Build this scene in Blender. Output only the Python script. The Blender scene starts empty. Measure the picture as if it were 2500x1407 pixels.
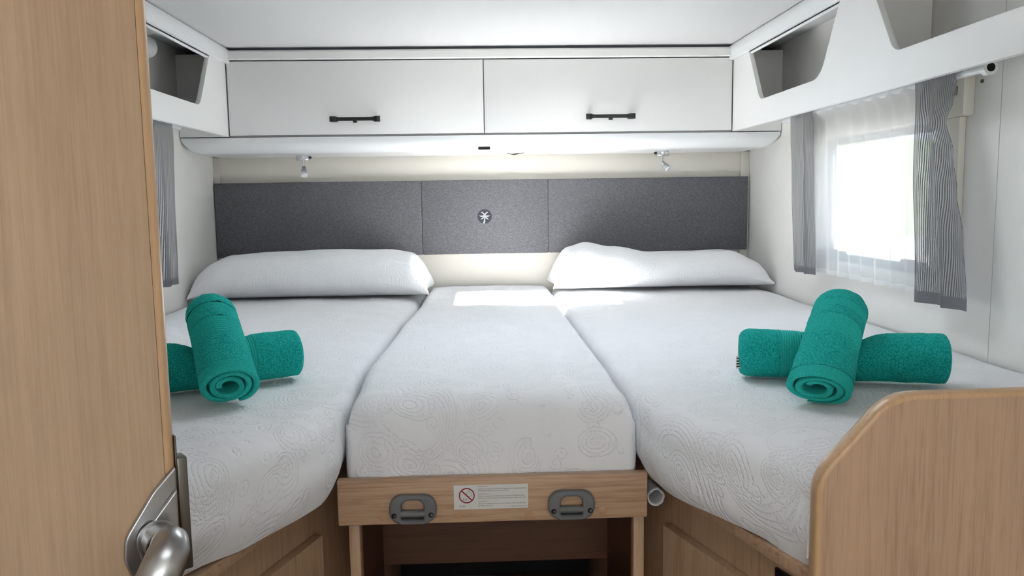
import bpy, bmesh, math, random
from mathutils import Vector, Matrix, noise
random.seed(7)
scene = bpy.context.scene
col = scene.collection
PI = math.pi

# ------------------------------------------------------------------ camera
F, YAW, PIT, ROL = 1941.72, 0.0372, 0.1118, -0.0145
CAM = Vector((1.0322, -3.1624, 1.2964))
fw = Vector((math.sin(YAW)*math.cos(PIT), math.cos(YAW)*math.cos(PIT), -math.sin(PIT)))
rt = Vector((math.cos(YAW), -math.sin(YAW), 0)); upv = rt.cross(fw)
r2 = rt*math.cos(ROL) + upv*math.sin(ROL); u2 = -rt*math.sin(ROL) + upv*math.cos(ROL)
cd = bpy.data.cameras.new('camera'); cam = bpy.data.objects.new('camera', cd); col.objects.link(cam)
cd.sensor_width = 36.0; cd.lens = F*36.0/2500.0; cd.clip_start = 0.02; cd.clip_end = 500
cam.matrix_world = Matrix(((r2.x, u2.x, -fw.x, CAM.x), (r2.y, u2.y, -fw.y, CAM.y), (r2.z, u2.z, -fw.z, CAM.z), (0, 0, 0, 1)))
scene.camera = cam

# ------------------------------------------------------------------ world, sun, exposure
scene.view_settings.view_transform = 'Standard'; scene.view_settings.look = 'None'
scene.view_settings.gamma = 1.0; scene.view_settings.use_curve_mapping = False
scene.view_settings.exposure = 1.0
w = bpy.data.worlds.new('sky'); scene.world = w; w.use_nodes = True
bg = w.node_tree.nodes['Background']; bg.inputs[0].default_value = (0.86, 0.93, 1.0, 1); bg.inputs[1].default_value = 4.0
sd = bpy.data.lights.new('sun', 'SUN'); sd.energy = 48.0; sd.angle = math.radians(1.5); sd.color = (1.0, 0.97, 0.92)
sun = bpy.data.objects.new('sun', sd); col.objects.link(sun)
SUN_DIR = Vector((0.02, 0.87, -0.88)).normalized()
sun.rotation_euler = SUN_DIR.to_track_quat('-Z', 'Y').to_euler(); sun.location = (1, -3, 6)
def portal(name, loc, aim, sx, sy):
    l = bpy.data.lights.new(name, 'AREA'); l.shape = 'RECTANGLE'; l.size = sx; l.size_y = sy
    l.cycles.is_portal = True
    o = bpy.data.objects.new(name, l); col.objects.link(o); o.location = loc
    o.rotation_euler = Vector(aim).to_track_quat('-Z', 'Y').to_euler(); return o
portal('portal_front', (1.05, -5.38, 1.33), (0, 1, 0), 1.78, .54)
portal('portal_right', (2.15, -1.0175, 1.28), (-1, 0, 0), .37, .64)
portal('portal_left', (-.05, -1.0175, 1.28), (1, 0, 0), .37, .64)
portal('portal_roof', (1.18, -1.275, 1.90), (0, 0, -1), .52, .39)

# ------------------------------------------------------------------ material helpers
def sr(r, g, b):
    f = lambda c: (c/255/12.92) if c/255 <= 0.04045 else ((c/255+.055)/1.055)**2.4
    return (f(r), f(g), f(b), 1)
class NT:
    def __init__(s, name):
        s.m = bpy.data.materials.new(name); s.m.use_nodes = True; s.t = s.m.node_tree
        s.b = s.t.nodes['Principled BSDF']; s.out = s.t.nodes['Material Output']
    def n(s, typ, **kw):
        x = s.t.nodes.new('ShaderNode'+typ)
        for k, v in kw.items(): setattr(x, k, v)
        return x
    def l(s, a, b): s.t.links.new(a, b)
    def math(s, op, a, b=None, c=None, clamp=False):
        x = s.n('Math', operation=op, use_clamp=clamp)
        for i, v in enumerate((a, b, c)):
            if v is None: continue
            if isinstance(v, (int, float)): x.inputs[i].default_value = v
            else: s.l(v, x.inputs[i])
        return x.outputs[0]
    def vmath(s, op, a, b=None, out=0):
        x = s.n('VectorMath', operation=op)
        for i, v in enumerate((a, b)):
            if v is None: continue
            if isinstance(v, (tuple, list)): x.inputs[i].default_value = v
            else: s.l(v, x.inputs[i])
        return x.outputs[out]
    def mapping(s, src, scale=(1, 1, 1), rot=(0, 0, 0)):
        x = s.n('Mapping'); s.l(src, x.inputs[0]); x.inputs['Scale'].default_value = scale; x.inputs['Rotation'].default_value = rot
        return x.outputs[0]
    def noise(s, vec, scale, detail=3, rough=.55, dist=0):
        x = s.n('TexNoise'); s.l(vec, x.inputs['Vector']); x.inputs['Scale'].default_value = scale
        x.inputs['Detail'].default_value = detail; x.inputs['Roughness'].default_value = rough; x.inputs['Distortion'].default_value = dist
        return x.outputs['Fac']
    def ramp(s, fac, stops):
        x = s.n('ValToRGB'); s.l(fac, x.inputs[0]); e = x.color_ramp.elements
        while len(e) < len(stops): e.new(.5)
        for i, (p, c) in enumerate(stops): e[i].position = p; e[i].color = c
        return x.outputs[0]
    def bump(s, h, dist, strength=1.0, normal=None):
        x = s.n('Bump'); s.l(h, x.inputs['Height']); x.inputs['Distance'].default_value = dist; x.inputs['Strength'].default_value = strength
        if normal: s.l(normal, x.inputs['Normal'])
        return x.outputs[0]
    def coord(s, which='Object'): return s.n('TexCoord').outputs[which]
    def setp(s, **kw):
        for k, v in kw.items():
            i = s.b.inputs[k.replace('_', ' ')]
            if isinstance(v, (int, float, tuple)): i.default_value = v
            else: s.l(v, i)
        return s
def plain(name, colr, rough=.5, metal=0, spec=.5, bump=None):
    t = NT(name); t.setp(Base_Color=colr, Roughness=rough, Metallic=metal); t.b.inputs['Specular IOR Level'].default_value = spec
    if bump:
        t.setp(Normal=t.bump(t.noise(t.coord(), bump[0], 4), bump[1], .6))
    return t.m
def wood(name, grain, c1, c2, rough=.42):
    t = NT(name); co = t.coord()
    sc = {'z': (1, 1, .035), 'x': (.035, 1, 1), 'y': (1, .035, 1)}[grain]
    v = t.mapping(co, sc)
    a = t.noise(v, 120, 5, .65, .3); b = t.noise(v, 18, 3, .5, .8); c = t.noise(v, 480, 2, .5)
    f = t.math('ADD', t.math('MULTIPLY', a, .5), t.math('ADD', t.math('MULTIPLY', b, .24), t.math('MULTIPLY', c, .26)))
    cl = t.ramp(f, [(.34, c2), (.5, c1), (.66, tuple(min(1, x*1.12) for x in c1[:3])+(1,))])
    fine = t.noise(t.mapping(co, tuple(x*.5 if x < 1 else x for x in sc)), 420, 2, .5)
    t.setp(Base_Color=cl, Roughness=rough, Normal=t.bump(t.math('ADD', f, t.math('MULTIPLY', fine, .4)), .0012, .35))
    t.b.inputs['Coat Weight'].default_value = .08; t.b.inputs['Coat Roughness'].default_value = .3
    return t.m
W1, W2 = sr(194, 161, 130), sr(170, 134, 105)
M = {}
M['wood_v'] = wood('oak_laminate_vertical', 'z', W1, W2)
M['wood_h'] = wood('oak_laminate_horizontal', 'x', W1, sr(158, 120, 92))
M['wood_door'] = wood('oak_laminate_door', 'z', sr(190, 161, 131), sr(180, 150, 120), .36)
M['wood_edge'] = wood('oak_edge_band', 'z', sr(206, 168, 128), sr(188, 148, 108), .32)
M['wood_shade'] = wood('oak_niche_shade', 'x', sr(96, 64, 44), sr(76, 49, 33))  # oak darkened so its colour carries the shade inside the niche
M['white'] = plain('white_laminate', sr(241, 241, 240), .38, bump=(900, .0002))
M['white_gloss'] = plain('white_plastic_trim', sr(233, 235, 236), .25)
M['ceiling'] = plain('soft_white_ceiling', sr(210, 210, 210), .85, bump=(700, .0004))
M['wall'] = plain('cream_wall_panel', sr(242, 240, 236), .6, bump=(500, .0003))
M['wall_warm'] = plain('cream_back_wall', sr(229, 224, 214), .6)
M['cream'] = plain('cream_plastic', sr(224, 220, 210), .45)
M['black'] = plain('black_plastic', sr(22, 22, 24), .35)
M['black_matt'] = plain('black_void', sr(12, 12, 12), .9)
M['gasket'] = plain('dark_grey_rubber', sr(70, 78, 88), .5)
M['grip'] = plain('grey_textured_plastic', sr(112, 113, 114), .6, bump=(1500, .0004))
M['nickel'] = plain('satin_nickel', sr(172, 172, 172), .3, 1.0)
M['nickel_dark'] = plain('dark_satin_metal', sr(120, 118, 110), .35, 1.0)
M['chrome'] = plain('brushed_silver', sr(205, 206, 208), .25, .9)
M['steel_screw'] = plain('steel_screw', sr(120, 120, 120), .3, 1.0)
M['paper'] = plain('sticker_paper', sr(222, 221, 217), .5)
M['ink'] = plain('black_ink', sr(28, 28, 30), .6)
M['ink_red'] = plain('red_ink', sr(150, 18, 34), .6)
M['ink_rose'] = plain('faded_red_ink', sr(176, 84, 92), .6)
M['cap'] = plain('tan_screw_cap', sr(190, 150, 113), .45)
M['emblem'] = plain('navy_emblem', sr(44, 46, 56), .6)
M['emblem_light'] = plain('grey_emblem_palm', sr(170, 170, 176), .7)
M['floor'] = wood('floor_vinyl', 'y', sr(120, 92, 70), sr(96, 70, 52))
M['ground'] = plain('pale_gravel', sr(150, 147, 141), .9)
M['hill'] = plain('pale_olive_hill', sr(112, 120, 92), .9, bump=(2, .3))
M['car'] = plain('white_car_paint', sr(236, 238, 240), .25)
M['carglass'] = plain('car_glass', sr(60, 70, 80), .1)
M['tyre'] = plain('tyre_rubber', sr(30, 30, 30), .8)
M['wrap'] = plain('white_crumpled_wrap', sr(222, 222, 220), .5)

def glass_mat(name, tint, gl=.06):
    t = NT(name); tr = t.n('BsdfTransparent'); tr.inputs[0].default_value = tint
    g = t.n('BsdfGlossy'); g.inputs['Roughness'].default_value = .05
    mx = t.n('MixShader'); mx.inputs[0].default_value = gl
    t.l(tr.outputs[0], mx.inputs[1]); t.l(g.outputs[0], mx.inputs[2]); t.l(mx.outputs[0], t.out.inputs[0]); return t.m
M['pane'] = glass_mat('acrylic_pane', (.50, .515, .53, 1)); M['pane_clear'] = glass_mat('clear_roof_pane', (.93, .95, .96, 1))
def opal():
    t = NT('opal_fill_diffuser'); tl = t.n('BsdfTranslucent'); tl.inputs[0].default_value = (.50, .51, .52, 1); d = t.n('BsdfDiffuse'); d.inputs[0].default_value = (.8, .8, .8, 1)
    mx = t.n('MixShader'); mx.inputs[0].default_value = .3; t.l(tl.outputs[0], mx.inputs[1]); t.l(d.outputs[0], mx.inputs[2]); t.l(mx.outputs[0], t.out.inputs[0]); return t.m
M['opal'] = opal()
M['lens'] = plain('clear_acrylic', (.9, .92, .93, 1), .08); M['lens'].node_tree.nodes['Principled BSDF'].inputs['Transmission Weight'].default_value = .75

def fabric_grey():
    t = NT('grey_melange_upholstery'); co = t.coord()
    a = t.noise(co, 900, 2, .6); b = t.noise(t.mapping(co, (.35, 1, 1)), 380, 3, .6); c = t.noise(co, 6, 2)
    f = t.math('ADD', t.math('MULTIPLY', a, .5), t.math('MULTIPLY', b, .5))
    cl = t.ramp(f, [(.3, sr(76, 75, 78)), (.5, sr(104, 103, 107)), (.7, sr(138, 137, 142))])
    t.setp(Base_Color=cl, Roughness=.95, Normal=t.bump(f, .0012, .6)); t.b.inputs['Sheen Weight'].default_value = .25
    t.b.inputs['Specular IOR Level'].default_value = .1
    return t.m
M['fabric'] = fabric_grey()

def quilt(name, depth=1.0):
    t = NT(name); uv = t.coord('UV')
    nz = t.n('TexNoise'); t.l(uv, nz.inputs['Vector']); nz.inputs['Scale'].default_value = 7; nz.inputs['Detail'].default_value = 1
    off = t.vmath('SCALE', t.vmath('SUBTRACT', nz.outputs['Color'], (.5, .5, .5)), None)
    off.node.inputs['Scale'].default_value = .055
    p = t.vmath('ADD', uv, off)
    def motif(scale, spacing, r0, r1, wob):
        vo = t.n('TexVoronoi', voronoi_dimensions='2D', feature='F1'); t.l(p, vo.inputs['Vector']); vo.inputs['Scale'].default_value = scale
        d = t.vmath('SUBTRACT', p, vo.outputs['Position']); dist = t.vmath('LENGTH', d, None, 1)
        sx = t.n('SeparateXYZ'); t.l(d, sx.inputs[0]); ang = t.math('ARCTAN2', sx.outputs[1], sx.outputs[0])
        rnd = t.n('SeparateColor'); t.l(vo.outputs['Color'], rnd.inputs[0])
        arms = t.math('SUBTRACT', t.math('ROUND', t.math('MULTIPLY', rnd.outputs[0], 2.0)), 1.0)
        # lopsided, paisley-like distance: stretched towards a random side
        a0 = t.math('ADD', ang, t.math('MULTIPLY', rnd.outputs[1], 2*PI))
        dl = t.math('MULTIPLY', dist, t.math('ADD', 1.0, t.math('MULTIPLY', t.math('COSINE', a0), wob)))
        ph = t.math('ADD', t.math('MULTIPLY', dl, 2*PI/spacing), t.math('MULTIPLY', ang, arms))
        ln = t.math('MAXIMUM', t.math('MULTIPLY', t.math('ADD', t.math('SINE', ph), .15), .87), 0.0)
        inr = t.math('MULTIPLY', t.math('GREATER_THAN', dl, r0), t.math('LESS_THAN', dl, r1))
        on = t.math('GREATER_THAN', rnd.outputs[2], .12)
        return t.math('MULTIPLY', t.math('MULTIPLY', ln, inr), on)
    line = t.math('MAXIMUM', t.math('MAXIMUM', motif(6.5, .0082, .036, .084, .35), motif(12.0, .0072, .004, .034, .25)), motif(26.0, .0075, .002, .013, .1))
    dots = t.n('TexVoronoi', voronoi_dimensions='2D'); t.l(uv, dots.inputs['Vector']); dots.inputs['Scale'].default_value = 225; dots.inputs['Randomness'].default_value = .55
    dt = t.math('SUBTRACT', 1.0, t.math('MULTIPLY', dots.outputs['Distance'], 1.7), clamp=True)
    puff = t.noise(uv, 26, 2, .5)
    weave = t.noise(uv, 1500, 2)
    h = t.math('SUBTRACT', t.math('ADD', t.math('MULTIPLY', puff, 1.3), t.math('MULTIPLY', weave, .05)),
               t.math('ADD', t.math('MULTIPLY', line, .34), t.math('MULTIPLY', t.math('MULTIPLY', line, t.math('POWER', dt, 2.0)), .9)))
    t.setp(Base_Color=sr(243, 243, 245), Roughness=.9, Normal=t.bump(h, .0036*depth, .5))
    t.b.inputs['Specular IOR Level'].default_value = .15; t.b.inputs['Sheen Weight'].default_value = .1
    return t.m
M['quilt'] = quilt('white_paisley_quilt')
M['quilt_soft'] = quilt('white_paisley_pillow_cover', .5)

def terry(name, rib=False):
    t = NT(name); co = t.coord()
    a = t.noise(co, 330, 3, .7); v = t.n('TexVoronoi'); t.l(co, v.inputs['Vector']); v.inputs['Scale'].default_value = 360
    f = t.math('ADD', t.math('MULTIPLY', a, .6), t.math('MULTIPLY', t.math('SUBTRACT', 1.0, v.outputs['Distance']), .4))
    hi, lo = ((sr(52, 202, 192), sr(14, 156, 148)) if not rib else (sr(58, 194, 183), sr(38, 176, 166)))
    cl = t.ramp(f, [(.38, lo), (.68, hi)])
    t.setp(Base_Color=cl, Roughness=.95, Normal=t.bump(f, .0045 if not rib else .0004, .9))
    t.b.inputs['Sheen Weight'].default_value = .35; t.b.inputs['Sheen Tint'].default_value = sr(90, 220, 200); t.b.inputs['Specular IOR Level'].default_value = .1
    return t.m
M['terry'] = terry('teal_terry'); M['rib'] = terry('teal_ribbed_border', True)

def cloth(name, colr, alpha, stripes=None, trans=.5):
    t = NT(name); d = t.n('BsdfDiffuse'); d.inputs[0].default_value = colr
    tl = t.n('BsdfTranslucent'); tl.inputs[0].default_value = colr
    m1 = t.n('MixShader'); m1.inputs[0].default_value = trans; t.l(d.outputs[0], m1.inputs[1]); t.l(tl.outputs[0], m1.inputs[2])
    tr = t.n('BsdfTransparent'); m2 = t.n('MixShader'); t.l(tr.outputs[0], m2.inputs[1]); t.l(m1.outputs[0], m2.inputs[2])
    m2.inputs[0].default_value = alpha
    if stripes:
        uv = t.n('SeparateXYZ'); t.l(t.coord('UV'), uv.inputs[0])
        s = t.math('SINE', t.math('MULTIPLY', uv.outputs[0], 2*PI/stripes))
        wv = t.math('MULTIPLY', t.math('SINE', t.math('MULTIPLY', uv.outputs[1], 2*PI/.0016)), .1)
        k = t.math('SMOOTH_MIN', t.math('ADD', t.math('MULTIPLY', t.math('ADD', s, .25), 2.0), wv), 1.0, .1)
        k = t.math('MAXIMUM', k, 0.0)
        al = t.math('ADD', .5, t.math('MULTIPLY', k, .47)); t.l(al, m2.inputs[0])
        cc = t.ramp(k, [(0, sr(186, 188, 191)), (1, sr(112, 113, 118))]); t.l(cc, d.inputs[0]); t.l(cc, tl.inputs[0])
    t.l(m2.outputs[0], t.out.inputs[0]); return t.m
M['sheer'] = cloth('white_sheer_voile', (.93, .94, .95, 1), .70)
M['sheer_hem'] = cloth('white_sheer_hem', (.93, .94, .95, 1), .88)
M['stripe'] = cloth('grey_striped_curtain', sr(120, 121, 126), .9, .0056, .35)
M['stripe_hem'] = cloth('grey_curtain_hem', sr(122, 123, 128), .97, None, .25)

# ------------------------------------------------------------------ object helpers
def link(o, parent=None):
    col.objects.link(o)
    if parent is not None:
        o.parent = parent
        p = Vector((0, 0, 0)); q = parent
        while q is not None: p += q.location; q = q.parent
        o.location = -p
    return o
def thing(name, label, cat, loc=(0, 0, 0), group=None):
    o = bpy.data.objects.new(name, None); o.empty_display_size = .05; o.location = loc; col.objects.link(o)
    return tag(o, label, cat, group)
def tag(o, label=None, cat=None, group=None, kind=None):
    if label: o['label'] = label
    if cat: o['category'] = cat
    if group: o['group'] = group
    if kind: o['kind'] = kind
    return o
def struct(o, label, cat='room'):
    return tag(o, label, cat, None, 'structure')
def from_bm(name, bm, mat, parent=None, smooth=False, angle=None):
    me = bpy.data.meshes.new(name); bmesh.ops.recalc_face_normals(bm, faces=bm.faces[:]); bm.to_mesh(me); bm.free()
    me.materials.append(M[mat] if isinstance(mat, str) else mat)
    if smooth:
        me.polygons.foreach_set('use_smooth', [True]*len(me.polygons))
        if angle: me.set_sharp_from_angle(angle=math.radians(angle))
    return link(bpy.data.objects.new(name, me), parent)
def add_box(bm, lo, hi, bev=0, seg=2, mtx=None):
    c = [(a+b)/2 for a, b in zip(lo, hi)]; s = [abs(b-a) for a, b in zip(lo, hi)]
    r = bmesh.ops.create_cube(bm, size=1.0, matrix=Matrix.Translation(c) @ Matrix.Diagonal((*s, 1)))
    vs = r['verts']
    if bev:
        ed = list({e for v in vs for e in v.link_edges})
        r = bmesh.ops.bevel(bm, geom=ed, offset=bev, segments=seg, affect='EDGES', profile=.5); vs = list({v for f in r['faces'] for v in f.verts} | {v for v in vs if v.is_valid})
    if mtx is not None: bmesh.ops.transform(bm, matrix=mtx, verts=[v for v in vs if v.is_valid])
def box(name, lo, hi, mat, parent=None, bev=0.0, seg=2, mtx=None):
    bm = bmesh.new(); add_box(bm, lo, hi, bev, seg)
    if mtx is not None: bmesh.ops.transform(bm, matrix=mtx, verts=bm.verts[:])
    return from_bm(name, bm, mat, parent, bev > 0, 40)
def boxes(name, lst, mat, parent=None, bev=0.0):
    bm = bmesh.new()
    for lo, hi in lst: add_box(bm, lo, hi, bev)
    return from_bm(name, bm, mat, parent, bev > 0, 40)
def grid(name, rows, mat, parent=None, uvs=None, closed_u=False, closed_v=False, smooth=True, caps=False):
    nv, nu = len(rows), len(rows[0]); vs = [tuple(p) for r in rows for p in r]; fs = []; fu = []
    for j in range(nv if closed_v else nv-1):
        for i in range(nu if closed_u else nu-1):
            a, b = j*nu+i, j*nu+(i+1) % nu; j2 = (j+1) % nv
            fs.append((a, b, j2*nu+(i+1) % nu, j2*nu+i))
    if caps:
        fs.append(tuple(range(nu))[::-1]); fs.append(tuple((nv-1)*nu+i for i in range(nu)))
    me = bpy.data.meshes.new(name); me.from_pydata(vs, [], fs); me.materials.append(M[mat] if isinstance(mat, str) else mat)
    if uvs:
        ul = me.uv_layers.new(name='UVMap'); fl = [uvs[v//nu][v % nu] for v in range(len(vs))]
        dat = [c for l in me.loops for c in fl[l.vertex_index]]
        ul.data.foreach_set('uv', dat)
    bm = bmesh.new(); bm.from_mesh(me); bmesh.ops.recalc_face_normals(bm, faces=bm.faces[:]); bm.to_mesh(me); bm.free()
    if smooth: me.polygons.foreach_set('use_smooth', [True]*len(me.polygons))
    if caps: me.set_sharp_from_angle(angle=math.radians(50))
    return link(bpy.data.objects.new(name, me), parent)
def tube(name, pts, rad, mat, parent=None, n=16, flat=None, caps=True):
    pts = [Vector(p) for p in pts]; rows = []
    rads = rad if isinstance(rad, (list, tuple)) else [rad]*len(pts)
    t0 = (pts[1]-pts[0]).normalized(); ref = Vector((0, 0, 1)) if abs(t0.z) < .9 else Vector((1, 0, 0))
    a = t0.cross(ref).normalized()
    for i, p in enumerate(pts):
        t = (pts[min(i+1, len(pts)-1)]-pts[max(i-1, 0)]).normalized()
        a = (a - t*a.dot(t)).normalized(); b = t.cross(a)
        ra = rads[i]; rx, ry = ra if isinstance(ra, tuple) else (ra, ra)
        rows.append([p + a*rx*math.cos(k*2*PI/n) + b*ry*math.sin(k*2*PI/n) for k in range(n)])
    return grid(name, rows, mat, parent, closed_u=True, caps=caps)
def shape(name, outer, holes, o, ux, uy, thick, mat, parent=None, bev=0.0, seg=2):
    """flat outline with holes, extruded by thick along ux x uy (o is the front-plane origin)."""
    cu = bpy.data.curves.new(name, 'CURVE'); cu.dimensions = '2D'; cu.fill_mode = 'BOTH'
    for pl in [outer]+list(holes):
        s = cu.splines.new('POLY'); s.points.add(len(pl)-1); s.use_cyclic_u = True
        for p, (x, y) in zip(s.points, pl): p.co = (x, y, 0, 1)
    cu.extrude = max(thick/2-bev, 0); cu.bevel_depth = bev; cu.bevel_resolution = seg; cu.offset = -bev
    ob = bpy.data.objects.new('tmp', cu); col.objects.link(ob)
    dg = bpy.context.evaluated_depsgraph_get(); me = bpy.data.meshes.new_from_object(ob.evaluated_get(dg))
    bpy.data.objects.remove(ob); bpy.data.curves.remove(cu); me.name = name
    ux, uy = Vector(ux).normalized(), Vector(uy).normalized(); n = ux.cross(uy); o = Vector(o)-n*thick/2
    me.transform(Matrix(((ux.x, uy.x, n.x, o.x), (ux.y, uy.y, n.y, o.y), (ux.z, uy.z, n.z, o.z), (0, 0, 0, 1))))
    bm = bmesh.new(); bm.from_mesh(me); bmesh.ops.remove_doubles(bm, verts=bm.verts[:], dist=1e-6); bmesh.ops.recalc_face_normals(bm, faces=bm.faces[:]); bm.to_mesh(me); bm.free()
    me.materials.clear(); me.materials.append(M[mat] if isinstance(mat, str) else mat)
    me.polygons.foreach_set('use_smooth', [True]*len(me.polygons)); me.set_sharp_from_angle(angle=math.radians(35))
    return link(bpy.data.objects.new(name, me), parent)
def text(name, body, size, o, ux, uy, mat, parent, width=None):
    cu = bpy.data.curves.new(name, 'FONT'); cu.body = body; cu.size = size; cu.resolution_u = 2
    ob = bpy.data.objects.new('tmp', cu); col.objects.link(ob)
    dg = bpy.context.evaluated_depsgraph_get(); me = bpy.data.meshes.new_from_object(ob.evaluated_get(dg))
    bpy.data.objects.remove(ob); bpy.data.curves.remove(cu); me.name = name
    if width:
        mx = max(v.co.x for v in me.vertices); me.transform(Matrix.Diagonal((width/mx, 1, 1, 1)))
    ux, uy = Vector(ux), Vector(uy); n = ux.cross(uy); o = Vector(o)
    me.transform(Matrix(((ux.x, uy.x, n.x, o.x), (ux.y, uy.y, n.y, o.y), (ux.z, uy.z, n.z, o.z), (0, 0, 0, 1))))
    me.materials.clear(); me.materials.append(M[mat]); return link(bpy.data.objects.new(name, me), parent)
def circ(cx, cy, r, n=40): return [(cx+r*math.cos(i*2*PI/n), cy+r*math.sin(i*2*PI/n)) for i in range(n)]
def rrect(x0, y0, x1, y1, r, n=6):
    out = []
    for (cx, cy, a0) in ((x1-r, y1-r, 0), (x0+r, y1-r, 90), (x0+r, y0+r, 180), (x1-r, y0+r, 270)):
        for i in range(n+1):
            a = math.radians(a0+90*i/n); out.append((cx+r*math.cos(a), cy+r*math.sin(a)))
    return out
def fillet(pts, rads, n=6):
    out = []; N = len(pts)
    for i in range(N):
        p = Vector(pts[i]); r = rads[i] if isinstance(rads, (list, tuple)) else rads
        if r <= 0: out.append(tuple(p)); continue
        a = (Vector(pts[i-1])-p); b = (Vector(pts[(i+1) % N])-p); la, lb = a.length, b.length; a.normalize(); b.normalize()
        th = a.angle(b); d = min(r/math.tan(th/2), la*.48, lb*.48); A, B = p+a*d, p+b*d
        for k in range(n+1):
            t = k/n; out.append(tuple(A*(1-t)**2 + p*2*t*(1-t) + B*t*t))
    return out
def interp(tab, x):
    if x <= tab[0][0]: return tab[0][1]
    for (x0, y0), (x1, y1) in zip(tab, tab[1:]):
        if x <= x1:
            t = (x-x0)/(x1-x0); t = t*t*(3-2*t); return y0+(y1-y0)*t
    return tab[-1][1]
def nz(x, y, z=0): return noise.noise(Vector((x, y, z)))

W = 2.1; YF = -5.4; ZC = 1.822
# ------------------------------------------------------------------ setting: shell
struct(box('floor', (-.04, YF, -.04), (W+.04, .04, 0), 'floor'), 'brown wood-look floor of the aisle', 'floor')
HX0, HX1, HY0, HY1 = .93, 1.46, -1.50, -1.08
H2X0, H2X1, H2Y0, H2Y1 = .70, 1.40, -3.65, -3.0
struct(boxes('ceiling', [((-.04, YF-2.4, ZC), (W+.04, H2Y0, ZC+.05)), ((-.04, H2Y1, ZC), (W+.04, HY0, ZC+.05)), ((-.04, HY1, ZC), (W+.04, .04, ZC+.05)),  # first slab overshoots the front wall: unseen overhang added to block sun
       ((-.04, HY0, ZC), (HX0, HY1, ZC+.05)), ((HX1, HY0, ZC), (W+.04, HY1, ZC+.05)),
       ((-.04, H2Y0, ZC), (H2X0, H2Y1, ZC+.05)), ((H2X1, H2Y0, ZC), (W+.04, H2Y1, ZC+.05))], 'ceiling'), 'smooth soft white ceiling panel over the beds', 'ceiling')
struct(box('wall_back', (-.04, 0, 0), (W+.04, .04, ZC), 'wall_warm'), 'cream back wall behind the grey headboard', 'wall')
struct(boxes('wall_front', [((-.04, YF-.04, 0), (W+.04, YF, 1.06)), ((-.04, YF-.04, 1.60), (W+.04, YF, ZC)), ((-.04, YF-.04, 1.06), (.16, YF, 1.60)), ((1.94, YF-.04, 1.06), (W+.04, YF, 1.60))], 'wall'), 'front end wall with the windscreen opening far behind the viewer', 'wall')
WY0, WY1, WZ0, WZ1 = -1.335, -.70, 1.095, 1.465     # window openings
def side_wall(name, x0, x1, label):
    o = boxes(name, [((x0, -1.5415, 0), (x1, 0, WZ0)), ((x0, -1.5415, WZ1), (x1, 0, ZC)), ((x0, -1.5415, WZ0), (x1, WY0, WZ1)), ((x0, WY1, WZ0), (x1, 0, WZ1))], 'wall')
    struct(o, label, 'wall')
    box('wall_panel', (x0, YF, 0), (x1, -1.5435, ZC), 'wall', o)
    d = .002 if x0 > 1 else -.002
    box('panel_joint', (x0+max(d, 0), -1.5436, 0), (x1+min(d, 0), -1.5414, ZC), 'gasket', o)
    return o
side_wall('wall_right', W, W+.04, 'pale cream right wall with a thin vertical panel joint')
side_wall('wall_left', -.04, 0, 'pale cream left wall beside the left pillow')
struct(box('trim_1', (0, -.012, .9), (.024, 0, 1.47), 'cream', None, .003), 'narrow cream corner strip at the left end of the headboard', 'trim')
struct(box('trim_2', (W-.036, -.012, .9), (W, 0, 1.47), 'cream', None, .003), 'narrow cream corner strip at the right end of the headboard', 'trim')

def side_window(name, s, label):
    """s=+1 right wall, -1 left wall"""
    X = (lambda d: W+d) if s > 0 else (lambda d: -d)
    def bx(n, d0, y0, z0, d1, y1, z1, mat, par, bev=0):
        a, b = sorted((X(d0), X(d1))); return box(n, (a, y0, z0), (b, y1, z1), mat, par, bev)
    o = bpy.data.objects.new(name, None); o.location = (X(0), (WY0+WY1)/2, WZ0); col.objects.link(o); struct(o, label, 'window')
    bx('blind_cassette', -.026, -1.455, 1.462, 0, -.60, 1.578, 'cream', o, .004)
    bx('frame_side', -.016, -1.428, 1.06, 0, WY0, 1.462, 'cream', o, .003)
    bx('frame_side', -.016, WY1, 1.06, 0, -.615, 1.462, 'cream', o, .003)
    bx('frame_sill', -.018, WY0, 1.06, 0, WY1, WZ0, 'cream', o, .003)
    for a in ((WY0, WZ0, WY1, WZ0+.022), (WY0, WZ1-.022, WY1, WZ1), (WY0, WZ0+.022, WY0+.022, WZ1-.022), (WY1-.022, WZ0+.022, WY1, WZ1-.022)):
        bx('gasket', .012, a[0], a[1], .03, a[2], a[3], 'gasket', o)
    bx('pane', .028, WY0+.015, WZ0+.015, .031, WY1-.015, WZ1-.015, 'pane', o)
    for y in (WY0+.10, WY1-.10):
        l = bx('latch', -.006, y-.012, WZ0+.012, .03, y+.012, WZ0+.03, 'black', o, .003)
        bx('latch_knob', -.018, y-.032, WZ0+.024, -.004, y+.032, WZ0+.038, 'black', l, .005)
    for y, dy in ((WY1-.045, .035), (WY0+.06, -.02)):
        tube('stay_arm', [(X(.012), y, WZ0+.05), (X(.012), y-.004, WZ0+.17), (X(.012), y+dy*.3, WZ1-.05)], .006, 'chrome', o, 10)
    if s > 0:
        bx('bracket', -.03, -1.432, 1.508, -.024, -1.414, 1.526, 'nickel_dark', o, .001)
        tube('screw', [(X(-.027), -1.437, 1.552), (X(-.0235), -1.437, 1.552)], .005, 'nickel_dark', o, 10)
        tube('screw', [(X(-.003), -1.478, 1.53), (X(.001), -1.478, 1.53)], .004, 'nickel_dark', o, 8)
    return o
side_window('window_1', 1, 'right side window with cream frame behind sheer and striped curtains')
side_window('window_2', -1, 'left side window partly hidden behind the wooden door')
o = bpy.data.objects.new('window_3', None); o.location = (1.18, -1.28, ZC); col.objects.link(o); struct(o, 'square roof skylight in the ceiling above the bed', 'window')
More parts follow.
